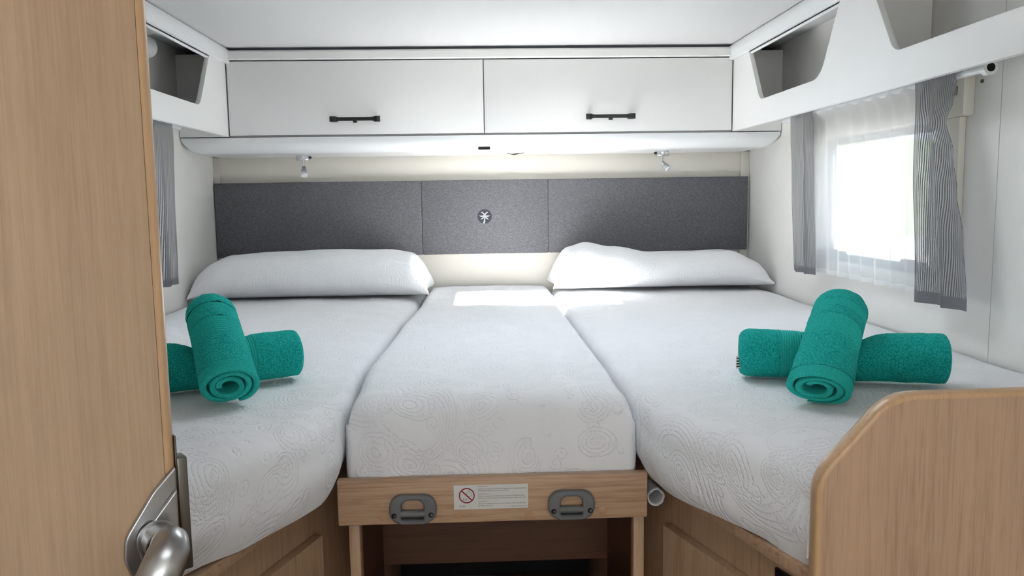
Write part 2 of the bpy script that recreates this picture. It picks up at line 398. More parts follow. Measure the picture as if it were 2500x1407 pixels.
boxes('frame', [((HX0-.03, HY0-.03, ZC-.012), (HX1+.03, HY0, ZC)), ((HX0-.03, HY1, ZC-.012), (HX1+.03, HY1+.03, ZC)), ((HX0-.03, HY0, ZC-.012), (HX0, HY1, ZC)), ((HX1, HY0, ZC-.012), (HX1+.03, HY1, ZC))], 'white_gloss', o, .003)
box('pane', (HX0-.02, HY0-.02, ZC+.055), (HX1+.02, HY1+.02, ZC+.06), 'pane_clear', o)

o = bpy.data.objects.new('added_fill_hatch', None); o.location = (1.05, -3.3, ZC); col.objects.link(o); struct(o, 'added opal fill-light hatch in the ceiling above the aisle', 'window')  # unseen hatch, added as a diffuse fill light over the aisle
boxes('frame', [((H2X0-.03, H2Y0-.03, ZC-.012), (H2X1+.03, H2Y0, ZC)), ((H2X0-.03, H2Y1, ZC-.012), (H2X1+.03, H2Y1+.03, ZC)), ((H2X0-.03, H2Y0, ZC-.012), (H2X0, H2Y1, ZC)), ((H2X1, H2Y0, ZC-.012), (H2X1+.03, H2Y1, ZC))], 'white_gloss', o, .003)
box('fill_diffuser_pane', (H2X0-.02, H2Y0-.02, ZC+.055), (H2X1+.02, H2Y1+.02, ZC+.060), 'opal', o)

# ------------------------------------------------------------------ overhead back cabinet
A, B, YC, ZB, ZT = .1684, 1.9231, -.3432, 1.5222, 1.7732
cab = thing('overhead_cabinet', 'white overhead cabinet with two flap doors and black handles over the headboard', 'cabinet', (1.05, -.17, ZB))
boxes('body', [((.002, -.32, ZB), (W-.002, -.002, ZB+.014)), ((.002, -.32, ZB+.014), (.016, -.002, 1.79)), ((W-.016, -.32, ZB+.014), (W-.002, -.002, 1.79)), ((1.04, -.32, ZB+.014), (1.056, -.002, 1.79)), ((.016, -.02, ZB+.014), (1.04, -.004, 1.79)), ((1.056, -.02, ZB+.014), (W-.016, -.004, 1.79)), ((.002, -.32, 1.79), (W-.002, -.002, 1.804))], 'white', cab)
box('end_panel', (.002, YC, ZB), (A-.0015, -.322, 1.80), 'white', cab)
box('end_panel', (B+.0015, YC, ZB), (W-.002, -.322, 1.80), 'white', cab)
for (x0, x1, hx) in ((A+.003, 1.047, .605), (1.0505, B-.003, 1.4885)):
    d = box('door', (x0, YC, ZB+.004), (x1, YC+.018, 1.776), 'white', cab, .0015)
    out = [(-.086, -.0095), (-.055, -.006), (.055, -.006), (.086, -.0095), (.086, .0095), (.055, .006), (-.055, .006), (-.086, .0095)]
    h = shape('handle', out, [], (hx, YC-.024, 1.577), (1, 0, 0), (0, 0, 1), .007, 'black', d, .001)
    for sx in (-1, 1):
        bmh = bmesh.new(); add_box(bmh, (min(sx*.086, sx*.066), 0, -.0088), (max(sx*.086, sx*.066), .03, .0088), .001)
        bmesh.ops.transform(bmh, matrix=Matrix.Translation((hx, YC-.0265, 1.577)), verts=bmh.verts[:])
        for v in bmh.verts:
            if v.co.y > YC-.01: v.co.x -= sx*.004
        from_bm('foot', bmh, 'black', h, True, 40)
    box('latch_button', (hx-.007, YC-.024, 1.5645), (hx+.007, YC-.012, 1.573), 'black', h, .0015)
prof = [(-.322, 1.780), (-.346, 1.780), (-.350, 1.784), (-.350, 1.806), (-.345, 1.812), (-.322, 1.812)]
bmc = bmesh.new(); vs = []
for x in (A-.002, B+.002): vs.append([bmc.verts.new((x, y, z)) for y, z in prof])
for i in range(len(prof)): bmc.faces.new((vs[0][i], vs[0][(i+1) % 6], vs[1][(i+1) % 6], vs[1][i]))
bmc.faces.new(vs[0]); bmc.faces.new(vs[1][::-1]); from_bm('cornice', bmc, 'white', cab)
box('gap_shade_strip', (A, -.33, 1.812), (B, -.30, ZC), 'gasket', cab)  # dark strip paints the shade in the gap under the ceiling

# pelmet board with rounded ends
rows = []
N = 60
xs = [0.004+i*.004 for i in range(14)] + [.06+(W-.12)*i/30 for i in range(31)] + [W-.004-.004*i for i in range(13, -1, -1)]
for x in xs:
    e = min(x-.004, W-.004-x); k = 1.0
    if e < .055: k = math.sqrt(max(0.02, 1-(1-e/.055)**2))
    zb = 1.519-(1.519-1.466)*(.25+.75*k)
    pr = [(-.035, 1.519), (-.3432, 1.519)]
    for i in range(1, 9):
        a = i/8*PI/2; pr.append((-.3432+.055*(1-math.cos(a))*1.0, 1.512-(1.512-zb)*math.sin(a)))
    pr += [(-.20, zb), (-.035, zb)]
    rows.append([(x, y, z) for y, z in pr])
pel = grid('pelmet', rows, 'white_gloss', None, closed_u=True, caps=True)
pel.data.set_sharp_from_angle(angle=math.radians(40))
tag(pel, 'long white curved pelmet board under the overhead cabinet', 'pelmet')
sw = thing('pelmet_socket', 'small black rectangular socket set in the white pelmet', 'socket', (1.047, -.325, 1.474))
bmx = bmesh.new(); add_box(bmx, (-.021, -.006, -.004), (.021, .012, .006), .0015); bmesh.ops.transform(bmx, matrix=Matrix.Translation((1.047, -.322, 1.474)), verts=bmx.verts[:])
from_bm('cover', bmx, 'black', sw, True, 40)
box('inner_face', (1.032, -.3295, 1.4705), (1.062, -.3275, 1.4755), 'black_matt', sw)
wr = tube('loose_wire', [(1.125, -.17, 1.468), (1.135, -.17, 1.4645), (1.148, -.17, 1.4615), (1.158, -.17, 1.460), (1.166, -.17, 1.4615), (1.18, -.17, 1.4635), (1.2, -.17, 1.467)], [.001, .0012, .0014, .003, .003, .0014, .001], 'black', None, 8)
tag(wr, 'thin dark wire hanging under the white pelmet beside the black socket', 'wire')

def lamp(x, sgn, label):
    t = thing('reading_lamp', label, 'lamp', (x, -.2, 1.466), 'silver reading lamps under the pelmet')
    tube('base', [(x, -.2, 1.466), (x, -.2, 1.464), (x, -.2, 1.449), (x, -.2, 1.447)], [.0255, .026, .026, .025], 'chrome', t, 32)
    tube('switch', [(x+sgn*.025, -.21, 1.456), (x+sgn*.031, -.211, 1.456)], .0042, 'black', t, 12)
    tube('stem', [(x, -.2, 1.447), (x, -.2, 1.4205)], .004, 'chrome', t, 12)
    d = Vector((.35 if sgn > 0 else .62, -.75 if sgn > 0 else -.45, -.75)).normalized() if sgn < 0 else Vector((.12, -.45, -.88)).normalized()
    p = Vector((x, -.2, 1.422))
    hd = tube('head', [p-d*.004, p, p+d*.010, p+d*.014], [.004, .0075, .0085, .011], 'chrome', t, 20)
    tube('lens', [p+d*.013, p+d*.016, p+d*.030, p+d*.034], [.009, .0115, .0125, .011], 'lens', hd, 24)
    tube('ring', [p+d*.033, p+d*.0365], [.0122, .0118], 'white_gloss', hd, 24)
    return t
lamp(.388, 1, 'small silver reading lamp under the pelmet above the left pillow')
lamp(1.706, -1, 'small silver reading lamp under the pelmet above the right pillow')

# ------------------------------------------------------------------ headboard
hb = thing('headboard', 'long grey upholstered headboard in three panels with a palm emblem', 'headboard', (1.05, -.015, 1.0817))
for x0, x1 in ((.0045, .7995), (.8005, 1.2955), (1.2965, 2.089)):
    bm = bmesh.new(); add_box(bm, (x0, -.031, 1.0825), (x1, -.0005, 1.3712), .0035, 3)
    pn = from_bm('panel', bm, 'fabric', hb, True, 60)
    if .7 < x0 < 1: cpan = pn
em = shape('emblem', circ(1.0455, 1.229, .0281, 48), [], (0, -.0322, 0), (1, 0, 0), (0, 0, 1), .0012, 'emblem', cpan)
tag(em, 'round navy emblem with a light palm tree')
def leafpts(cx, cz, tip, wid, bend):
    b = Vector((cx, cz)); t = Vector(tip)+b; d = t-b; n = Vector((-d.y, d.x)).normalized(); L, R_ = [], []
    for i in range(9):
        k = i/8; p = b+d*k+n*bend*math.sin(k*PI); wd = wid*math.sin(PI*min(1, .12+k*.88))**.8
        L.append(tuple(p+n*wd)); R_.append(tuple(p-n*wd))
    return L+R_[::-1]
cx, cz = 1.0458, 1.2335
for tip, bend in (((-.0155, .0135), -.0022), ((.0145, .0135), .002), ((-.0225, -.001), .003), ((.021, -.001), -.003), ((-.0165, -.0165), .0025), ((.016, -.0165), -.0025)):
    shape('palm_leaf', leafpts(cx, cz, tip, .0026, bend), [], (0, -.0326, 0), (1, 0, 0), (0, 0, 1), .0005, 'emblem_light', em)
shape('palm_trunk', [(1.0448, 1.234), (1.0468, 1.234), (1.0482, 1.222), (1.0475, 1.212), (1.0452, 1.2013), (1.0376, 1.2022), (1.0418, 1.211), (1.0442, 1.222)], [], (0, -.0326, 0), (1, 0, 0), (0, 0, 1), .0005, 'emblem_light', em)

# ------------------------------------------------------------------ overhead side shelves
def side_shelf(s, label):
    X = (lambda d: W-d) if s > 0 else (lambda d: d)       # d = distance from the side wall
    D = .1769 if s > 0 else .1684
    t = thing('overhead_shelf', label, 'shelf', (X(D/2), -1.2, 1.5222), 'open overhead shelves along the side walls')
    Y0, Y1 = -2.55, -.3455
    def hole(a, b, wide):
        m = [(b, 1.7685), (b-.075, 1.66), (b-.128, 1.60), (a+.12, 1.60), (a+.055, 1.655), (a, 1.7685)]
        return fillet([(b, 1.7685), (b-.112, 1.5985), (a+.105, 1.5985), (a, 1.7685)], [0, .055, .085, 0], 8)
    outer = [(Y1, 1.5222), (Y1, 1.80), (Y0, 1.80), (Y0, 1.5222)]
    hs = [hole(-1.172, -.503, 0), hole(-2.30, -1.33, 0)]
    if s > 0: fp = shape('front_panel', [(-y, z) for y, z in outer], [[(-y, z) for y, z in h] for h in hs], (X(D), 0, 0), (0, -1, 0), (0, 0, 1), .015, 'white', t, .0012)
    else: fp = shape('front_panel', outer, hs, (X(D), 0, 0), (0, 1, 0), (0, 0, 1), .015, 'white', t, .0012)
    def bx(n, d0, y0, z0, d1, y1, z1, mat, bev=0):
        a, b = sorted((X(d0), X(d1))); return box(n, (a, y0, z0), (b, y1, z1), mat, t, bev)
    bx('bottom_panel', .002, Y0, 1.582, D-.0155, Y1, 1.594, 'white')
    bx('divider', .002, -1.276, 1.594, D-.0155, -1.262, 1.80, 'white')
    bx('end_panel', .002, Y0, 1.594, D-.0155, Y0+.014, 1.80, 'white')
    # cornice rail with a stepped rounded profile along the top
    pr = [(D-.012, 1.7685), (D+.006, 1.7685), (D+.009, 1.772), (D+.009, 1.783), (D+.012, 1.786), (D+.012, 1.812), (D+.008, 1.819), (D-.012, 1.819)]
    rows = [[(X(d), y, z) for d, z in pr] for y in (Y1-.003, -1.0, -1.8, Y0)]
    c = grid('cornice', rows, 'white_gloss', t, closed_u=True, caps=True, smooth=False)
    tube('rail_strip', [(X(D-.008), Y1-.15, 1.764), (X(D-.008), -1.17, 1.764)], .005, 'white_gloss', t, 10)
    bx('end_cap', D-.014, Y1-.004, 1.768, D+.014, Y1+.012, 1.816, 'white', .003)
    return t
side_shelf(1, 'white open overhead shelf along the right wall above the striped curtains')
side_shelf(-1, 'white open overhead shelf along the left wall partly hidden by the door')
rl = tube('white_tube', [(.034, -1.25, 1.765), (.034, -.66, 1.765), (.034, -.645, 1.765), (.034, -.638, 1.765)], [.032, .032, .027, .015], 'white_gloss', None, 28)
tag(rl, 'white round tube fixed high inside the left overhead shelf', 'tube')

# ------------------------------------------------------------------ curtains and rods
def fold_sheet(n, m, edge0, edge1, z0, z1, hdx, xf, nfold, amp, phase, seed, wander=.004):
    """rows of points from top to bottom; edge0/edge1(z) give y limits"""
    rows, uvs = [], []
    for j in range(m+1):
        v = j/m; z = z1+(z0-z1)*v; r, q = [], []; ya, yb = edge0(z), edge1(z)
        for i in range(n+1):
            u = i/n; y = ya+(yb-ya)*u
            ph = u*nfold*2*PI+phase+.9*nz(u*3+seed, v*1.2, seed)
            k = amp*(.55+.45*v)*(1+.5*nz(u*4, v*.8, seed+5))
            hd = math.exp(-((z-1.541)/.016)**2); x = xf+(k*math.sin(ph)+wander*nz(u*2, v*3, seed+9))*(1-.75*hd)+(hdx-xf)*hd; y += .35*k*math.cos(ph)*(1 if 0 < i < n else 0)
            r.append((x, y, z)); q.append((u*abs(yb-ya)*1.25, z))
        rows.append(r); uvs.append(q)
    return rows, uvs
def curtain(name, label, cat, mat, hem, n, m, e0, e1, z0, z1, xf, nfold, amp, phase, seed, grp, hemh=.026):
    t = thing(name, label, cat, (xf, (e0(z0)+e1(z0))/2, z0), grp)
    rows, uvs = fold_sheet(n, m, e0, e1, z0, z1, ((2.034 if 'sheer' in name else 2.026) if xf > 1 else (.069 if 'sheer' in name else .077)), xf, nfold, amp, phase, seed)
    hj = max(1, round(m*hemh/(z1-z0)))
    grid('cloth', rows[:m-hj+1], mat, t, uvs[:m-hj+1])
    grid('hem', rows[m-hj:], hem, t, uvs[m-hj:])
    return t
lin = lambda a, b, z0, z1: (lambda z: a+(b-a)*(z1-z)/(z1-z0))
G1 = 'grey striped curtains'
curtain('striped_curtain', 'narrow grey curtain at the far end of the right window next to the pillow', 'curtain', 'stripe', 'stripe_hem', 60, 50, lin(-.606, -.660, 1.055, 1.575), lin(-.775, -.817, 1.055, 1.575), 1.055, 1.575, 2.026, 2.2, .009, .5, 1, G1)
nr = [(1.06, -1.568), (1.2, -1.55), (1.30, -1.524), (1.38, -1.502), (1.45, -1.470), (1.49, -1.492), (1.53, -1.502), (1.575, -1.50)]
curtain('striped_curtain', 'wide grey pinstriped curtain hanging at the near end of the right window', 'curtain', 'stripe', 'stripe_hem', 90, 60, lin(-1.342, -1.376, 1.05, 1.575), lambda z: interp(nr, z), 1.05, 1.575, 2.024, 2.0, .011, 2.6, 2, G1)
curtain('sheer_curtain', 'white translucent sheer curtain across the right window', 'curtain', 'sheer', 'sheer_hem', 150, 40, lin(-.70, -.74, 1.062, 1.575), lin(-1.385, -1.40, 1.062, 1.575), 1.062, 1.575, 2.053, 9, .0085, 0, 3, 'white sheer curtains', .012)
curtain('striped_curtain', 'grey curtain at the left window beside the wooden door edge', 'curtain', 'stripe', 'stripe_hem', 60, 50, lin(-.609, -.650, 1.047, 1.575), lin(-.748, -.755, 1.047, 1.575), 1.047, 1.575, .076, 1.6, .012, .2, 4, G1)
curtain('sheer_curtain', 'white translucent sheer curtain at the left window behind the door', 'curtain', 'sheer', 'sheer_hem', 130, 40, lin(-.725, -.735, 1.05, 1.575), lin(-1.38, -1.40, 1.05, 1.575), 1.05, 1.575, .050, 8, .009, 1, 5, 'white sheer curtains', .012)
def rod(x, label, y0):
    t = thing('curtain_rod', label, 'curtain rod', (x, -1.05, 1.548), 'white curtain rods under the shelves')
    tube('tube', [(x, y0, 1.541), (x, -.50, 1.541)], .008, 'white_gloss', t, 20)
    for y in (y0+.008, -.515):
        b = box('bracket', (x-.012, y-.008, 1.545), (x+.012, y+.008, 1.5815), 'white_gloss', t, .003)
    tube('end_ring', [(x, y0-.002, 1.541), (x, y0+.014, 1.541)], .0145, 'white_gloss', t, 20)
    tube('end_hole', [(x, y0-.0026, 1.541), (x, y0+.002, 1.541)], .0085, 'black_matt', t, 16)
rod(2.043, 'white curtain rod with open black end under the right shelf', -1.59)
rod(.057, 'white curtain rod under the left overhead shelf', -1.59)

# ------------------------------------------------------------------ beds
ZM = .95
def left_edge(y):
    return interp([(-2.2, .632), (-1.86, .776), (-1.72, .783), (-1.5, .772), (-1.0, .786), (-.5, .806), (0, .808)], y)
def right_edge(y):
    return interp([(-2.2, 1.462), (-1.86, 1.318), (-1.75, 1.300), (-1.4, 1.300), (-.83, 1.295), (-.26, 1.304), (0, 1.304)], y)
def side_bed(name, label, s, y_end):
    """s=-1 left bed, +1 right bed: cover sheet over a mattress, laid in rows along y"""
    rows, uvs = [], []
    ys = [-.03-i*.018 for i in range(int((-.03-y_end)/.018))]+[y_end+.008, y_end+.002, y_end]
    for j, y in enumerate(ys):
        e = left_edge(y) if s < 0 else right_edge(y)
        wl = .008 if s < 0 else W-.008
        L = abs(e-wl); open_ = interp([(-1.84, 1), (-1.74, 0)], y)
        R = .026+.026*open_; hem = (.862-.012) + open_*(.806-.85)
        hem += open_*(.006*nz(y*9, s*3)+.010*nz(y*4.3, s*7))
        if s > 0: hem -= .011*interp([(-2.18, 1), (-2.02, 0)], y)
        cs = []                                    # (dist from wall, z, uv)
        nT = 44
        for i in range(nT+1): cs.append((L-R)*(i/nT)); 
        pts = []
        for d in cs:
            edge = 1-min(1, (L-R-d)/.16)
            z = ZM+.0045*nz(d*5+s, y*4)+.0035*nz(d*13, y*9, s)*(.3+edge)-.006*edge**3
            if d < .06: z -= .012*(1-d/.06)**2
            pts.append((d, z, d))
        zt = pts[-1][1]
        for i in range(1, 9):
            a = i/8*PI/2
            pts.append((L-R+R*math.sin(a), zt-R*(1-math.cos(a)), L-R+R*a))
        nS = 14
        for i in range(1, nS+1):
            k = i/nS; z = (zt-R)+(hem-(zt-R))*k
            b = open_*(.010*math.sin(k*PI*.9)+.006*nz(y*14, k*2.2, s*5)*k)
            pts.append((L+b-open_*.012*k*k, z, L-R+R*PI/2+(zt-R-z)))
        fy = 0
        r = []
        for d, z, u in pts:
            r.append((wl-s*d, y, z))
        rows.append(r); uvs.append([(u, y+3.1*s) for d, z, u in pts])
    # foot end: fold down
    last = rows[-1]
    rows.append([(x, y-.004, z-.01 if z > .9 else z) for x, y, z in last]); uvs.append([(u, v-.01) for u, v in uvs[-1]])
    rows.append([(x, y-.005, min(z, .82)) for x, y, z in last]); uvs.append([(u, v-.14) for u, v in uvs[-1]])
    t = thing(name, label, 'mattress', ((wl-s*.4), -1.1, .80), 'white quilted mattresses')
    grid('quilt_cover', rows, 'quilt', t, uvs)
    # mattress core under the cover
    ins = .022
    pl = [(wl-s*.004, -.04)]
    for y in (-.04, -.6, -1.2, -1.7, -1.85, -2.0, y_end+.02): pl.append(((left_edge(y) if s < 0 else right_edge(y))+s*ins, y))
    pl.append((wl-s*.004, y_end+.02))
    shape('mattress_core', pl, [], (0, 0, .925), (1, 0, 0), (0, 1, 0), .925-.803, 'white_gloss', t)
    return t
side_bed('bed_mattress', 'left mattress under a white quilt with the teal towels by the door', -1, -2.17)
side_bed('bed_mattress', 'right mattress under a white quilt between the window wall and the footboard', 1, -2.172)
# centre cushion
rows, uvs = [], []
R = .05; YE = -1.806; nA = 70; path = []
for i in range(nA+1): path.append((-.03+(YE+R+.03)*(i/nA), ZM, -.03+(YE+R+.03)*(i/nA)))
for i in range(1, 10):
    a = i/9*PI/2; path.append((YE+R-R*math.sin(a), ZM-R*(1-math.cos(a)), YE+R-R*a))
for i in range(1, 16):
    k = i/15; path.append((YE-.003*math.sin(k*PI), ZM-R-(ZM-R-.806)*k, YE+R-R*PI/2-(ZM-R-.806)*k))
for (y, z, s) in path:
    yy = max(y, -1.79); xl, xr = left_edge(max(yy, -1.74))+.006, right_edge(max(yy, -1.74))-.006
    dn = max(0, (ZM-R*.6-z)); xl -= -.002; r, q = [], []
    front = min(1, max(0, (ZM-z)/R))
    if front > 0: xl -= .008*front; xr += .010*front
    nU = 56
    for i in range(nU+1):
        u = i/nU; x = xl+(xr-xl)*u; e = min(x-xl, xr-x)
        drop = 0; ry = 0
        if e < .03:
            k = 1-e/.03; dd = .03*(1-math.sqrt(max(0, 1-k*k))); drop = dd*1.3*(1-front); ry = dd*.5*front
        if i in (0, nU): drop += .055*(1-front); ry += .02*front
        wz = (.004*nz(x*6, s*4, 3)+.003*nz(x*14, s*8, 1))*(1-front)
        wy = front*(.006*nz(x*7, z*9, 2)+.003*nz(x*18, z*6, 6))
        # one soft diagonal crease on the front left
        cr = front*.006*math.exp(-((x-(.835+.35*(.93-z)*.55))/.008)**2)
        bulge = .006*math.sin(min(1, max(0, (x-xl)/(xr-xl)))*PI)*(1-front)
        r.append((x, y+ry+wy-cr, z-drop+wz+bulge)); q.append((x+7.3, s))
    rows.append(r); uvs.append(q)
t = thing('bed_mattress', 'centre cushion under a white quilt ending at the wooden board', 'mattress', (1.04, -1.0, .80), 'white quilted mattresses')
grid('quilt_cover', rows, 'quilt', t, uvs)
box('mattress_core', (.83, -1.765, .803), (1.27, -.04, .915), 'white_gloss', t)

# pillows
def pillow(label, x0, x1, y0, y1, hts, seed, base=.0):
    nU, nV = 70, 40; cxp, cyp = (x0+x1)/2, (y0+y1)/2; hx, hy = (x1-x0)/2, (y1-y0)/2
    top, bot, uq = [], [], []
    for j in range(nV+1):
        rt_, rb, q = [], [], []
        v = -1+2*j/nV; v = math.sin(v*PI/2)
        for i in range(nU+1):
            u = -1+2*i/nU; u = math.copysign(1-(1-abs(u))**1.5, u)
            px = cxp+hx*u*(1-.045*(1-v*v)); py = cyp+hy*v*(1-.03*(1-u*u))
            f = (max(0, 1-abs(u)**20)**.5)*(max(0, 1-abs(v)**3.0)**.52)
            H = interp(hts, px)
            seam = .012+.34*H*max(0, 1-abs(u)**5)
            wr = .003*nz(px*9, py*12, seed)*f+.004*nz(px*4+3, py*22, seed)*f
            zt = ZM+.004+base+seam+(H-seam)*f+wr; zb = ZM+.004+base+seam*(1-f)
            # corner wrinkles
            cw = (abs(u)**6)*(abs(v)**2); zt += .004*math.sin((u-v)*26)*cw
            rt_.append((px, py, zt)); rb.append((px, py, min(zb, zt))); q.append((px+seed*1.7, py*1.5))
        top.append(rt_); bot.append(rb); uq.append(q)
    bm = bmesh.new(); ul = bm.loops.layers.uv.new('UVMap')
    vt = [[bm.verts.new(p) for p in r] for r in top]
    vb = [[(vt[j][i] if i in (0, nU) or j in (0, nV) else bm.verts.new(p)) for i, p in enumerate(r)] for j, r in enumerate(bot)]
    for g in (vt, vb):
        for j in range(nV):
            for i in range(nU):
                try: f = bm.faces.new((g[j][i], g[j][i+1], g[j+1][i+1], g[j+1][i]))
                except ValueError: continue
                for l, (a, b) in zip(f.loops, ((j, i), (j, i+1), (j+1, i+1), (j+1, i))): l[ul].uv = uq[a][b]
    o = from_bm('pillow', bm, 'quilt_soft', None, True); tag(o, label, 'pillow', 'white pillows at the headboard'); return o
pillow('plump white pillow with straight rounded top on the left mattress', .008, .845, -.395, -.05, [(0, .115), (.05, .132), (.13, .150), (.25, .160), (.45, .166), (.68, .162), (.77, .152), (.83, .12)], 1)
pillow('saddle-shaped white pillow dipped in the middle on the right mattress', 1.285, 2.092, -.335, -.045, [(1.28, .10), (1.36, .155), (1.42, .168), (1.52, .15), (1.68, .125), (1.82, .128), (1.95, .132), (2.05, .10), (2.09, .07)], 2, .008)

# ------------------------------------------------------------------ rolled towels
def towel(label, p0, p1, R0, bands, seed, squash=None, dome0=.006, dome1=.03, grp='teal towels', tagon=False, roll=0.0, bedclip=True, turns=2.7, period=.0043):
    p0, p1 = Vector(p0), Vector(p1); ax = (p1-p0); L = ax.length; ax.normalize()
    side = ax.cross(Vector((0, 0, 1))).normalized(); up = side.cross(ax)
    t = thing('rolled_towel', label, 'towel', (p0.x, p0.y, ZM), grp)
    th = .0098; pitch = .0118; nS = 132
    def section(s, rib, rs0=0):
        # spiral sheet cross-section at distance s along the axis
        k0 = min(1, s/dome0) if dome0 else 1; k1 = min(1, (L-s)/dome1) if dome1 else 1
        e0 = math.sqrt(max(0, 1-(1-k0)**2)); e1 = math.sqrt(max(0, 1-(1-k1)**2))
        thk = th*(.45+.55*min(e0, 1)); rad = R0*(.42+.58*e1)*((.62+.38*e0) if dome0 > .015 else 1)-(1-e0)*.002
        outp, inp = [], []
        for i in range(nS+1):
            a = i/nS*turns*2*PI; r = rad-pitch*(rad/R0)*(a/(2*PI)); r = max(r, .004)
            tin = a/(turns*2*PI); wob = 1+.03*math.sin(a+seed)+.02*math.sin(2*a+seed*2)+.10*tin*math.sin(1.7*a+seed*3)
            ro = (r)*wob; ri = max(.002, (r-thk))*wob
            if i < nS/turns*1.02:
                if rib: ro += -.0024+.0024*abs(math.sin((s-rs0)*PI/period))
                else:
                    q = Vector((math.cos(a)*60, math.sin(a)*60, s*1200)); ro += .0009*noise.noise(Vector((math.cos(a)*22, math.sin(a)*22, s*480+seed)))+.0016*noise.noise(Vector((math.cos(a)*3, math.sin(a)*3, s*40+seed)))
            ang = a+roll
            outp.append((ro*math.cos(ang), ro*math.sin(ang))); inp.append((ri*math.cos(ang), ri*math.sin(ang)))
        pts = outp+inp[::-1]; res = []
        c = p0+ax*s
        for (x, z) in pts:
            P = c+side*x+up*z*.95
            if squash:
                sc, w0, h0 = squash; g = math.exp(-((s-sc)/w0)**2); zr = (P.z-ZM); P.z = ZM+zr*(1-g*h0)
                P += side*x*g*h0*.35
            lim = ZM+.006
            if P.z < lim+.01:
                d = lim+.01-P.z; P.z = lim+.01-.01*math.tanh(d/.01)-max(0, 0)
            res.append(P)
        return res
    cuts = [0.0]; kinds = []
    for (a, b) in bands:
        if a > cuts[-1]+1e-4: cuts.append(a); kinds.append(False)
        cuts.append(b); kinds.append(True)
    if cuts[-1] < 1-1e-4: cuts.append(1.0); kinds.append(False)
    for i, rib in enumerate(kinds):
        s0, s1 = cuts[i]*L, cuts[i+1]*L; step = .0007 if rib else .0030
        n = max(3, int((s1-s0)/step)); ss = [s0+(s1-s0)*k/n for k in range(n+1)]
        if i == 0: ss = [s0+(s1-s0)*x for x in (0, .002, .006, .015)]+[x for x in ss[1:] if x > s0+(s1-s0)*.015]
        rows = [section(s, rib, s0) for k, s in enumerate(ss)]
        ob = grid('ribbed_border' if rib else 'terry_body', rows, 'rib' if rib else 'terry', t, closed_u=True)
        ends = []
        bm = bmesh.new(); bm.from_mesh(ob.data); bm.verts.ensure_lookup_table(); nu = len(rows[0]); m = nS+1
        for (flag, j) in ((i == 0, 0), (i == len(kinds)-1, len(rows)-1)):
            if flag:
                for k in range(nS):
                    f = bm.faces.new([bm.verts[j*nu+x] for x in (k, k+1, nu-2-k, nu-1-k)]); f.smooth = True
        bmesh.ops.recalc_face_normals(bm, faces=bm.faces[:]); bm.to_mesh(ob.data); bm.free()
    if tagon:
        q = p0+ax*.004; lo = Vector((q.x-.013, q.y-.026, ZM+.036))
        tg = box('care_tag', (lo.x-.004, lo.y-.0005, lo.z-.012), (lo.x+.012, lo.y+.0005, lo.z+.012), 'paper', t)
        for k in range(4): box('tag_print', (lo.x-.003, lo.y-.0009, lo.z-.009+k*.005), (lo.x+.006, lo.y-.0004, lo.z-.0065+k*.005), 'ink', tg)
    return t
B_UP = [(0, .11), (.40, .60), (.70, .80)]
RT = 'teal rolled towels'
towel('teal towel roll lying flat under another at the right by the footboard', (1.517, -1.688, ZM+.052), (1.862, -1.792, ZM+.052), .0525, [(.20, .37)], 1, (.185, .045, .27), .022, .010, RT, True, -1.9)
towel('teal towel roll leaning across another towel on the right mattress', (1.568, -1.925, ZM+.046), (1.700, -1.72, ZM+.1463), .0515, B_UP, 2, (0, .08, .26), .004, .034, RT, False, -1.9, period=.006)
towel('teal towel roll lying flat under another on the left mattress', (.362, -1.778, ZM+.052), (.668, -1.598, ZM+.052), .0525, [(.60, .74)], 3, (.19, .045, .27), .010, .014, RT, False, -1.9)
towel('teal towel roll leaning across another towel on the left mattress', (.604, -1.835, ZM+.046), (.506, -1.63, ZM+.1465), .0515, B_UP, 4, (0, .07, .16), .004, .034, RT, False, -1.2, period=.006)

# ------------------------------------------------------------------ pull-out bed board with grips and sticker
XL, XR, YL, Z1, Z2 = .7745, 1.3145, -1.8275, .8168, .736
pb = thing('pull_out_board', 'wooden front board of the centre bed with two grey grips and warning sticker', 'board', (1.045, YL, Z2))
box('board', (XL, YL, Z2), (XR, YL+.019, Z1), 'wood_h', pb, .0025, 3)
for hx, hz in ((.905, .767), (1.1795, .767)):
    g = shape('grip', rrect(hx-.0405, hz-.0255, hx+.0405, hz+.0255, .0225, 8),
              [fillet([(hx-.019, hz-.0185), (hx+.019, hz-.0185), (hx+.019, hz+.009), (hx+.011, hz+.0165), (hx-.011, hz+.0165), (hx-.019, hz+.009)], [.002, .002, .006, .008, .008, .006], 4)],
              (0, YL-.017, 0), (1, 0, 0), (0, 0, 1), .017, 'grip', pb, .0055, 3)
    tube('grip_bar', [(hx-.021, YL-.011, hz-.0075), (hx+.021, YL-.011, hz-.0075)], [.0058, .0058], 'grip', g, 14)
    box('recess', (hx-.0195, YL-.0012, hz-.019), (hx+.0195, YL-.0002, hz-.012), 'gasket', g)
    for sx in (-1, 1):
        sc = tube('screw_hole', [(hx+sx*.0315, YL-.0172, hz-.0085), (hx+sx*.0315, YL-.0155, hz-.0085)], .0046, 'black_matt', g, 14)
        tube('screw', [(hx+sx*.0315+.001, YL-.0178, hz-.0085), (hx+sx*.0315+.001, YL-.016, hz-.0085)], .0026, 'steel_screw', sc, 10)
for x, z in ((.852, .7505), (.983, .750), (1.1055, .7495), (1.235, .7515)):
    tube('screw_cap', [(x, YL+.001, z), (x, YL-.0006, z), (x, YL-.0012, z)], [.0072, .0072, .0060], 'cap', pb, 20)
sx0, sx1, sz0, sz1 = .9755, 1.1045, .7603, .8036
st = box('sticker', (sx0, YL-.0006, sz0), (sx1, YL+.0003, sz1), 'paper', pb); tag(st, 'white warning sticker with red prohibition sign')
fy = YL-.0008
ccx, ccz = sx0+.0225, sz0+.0248
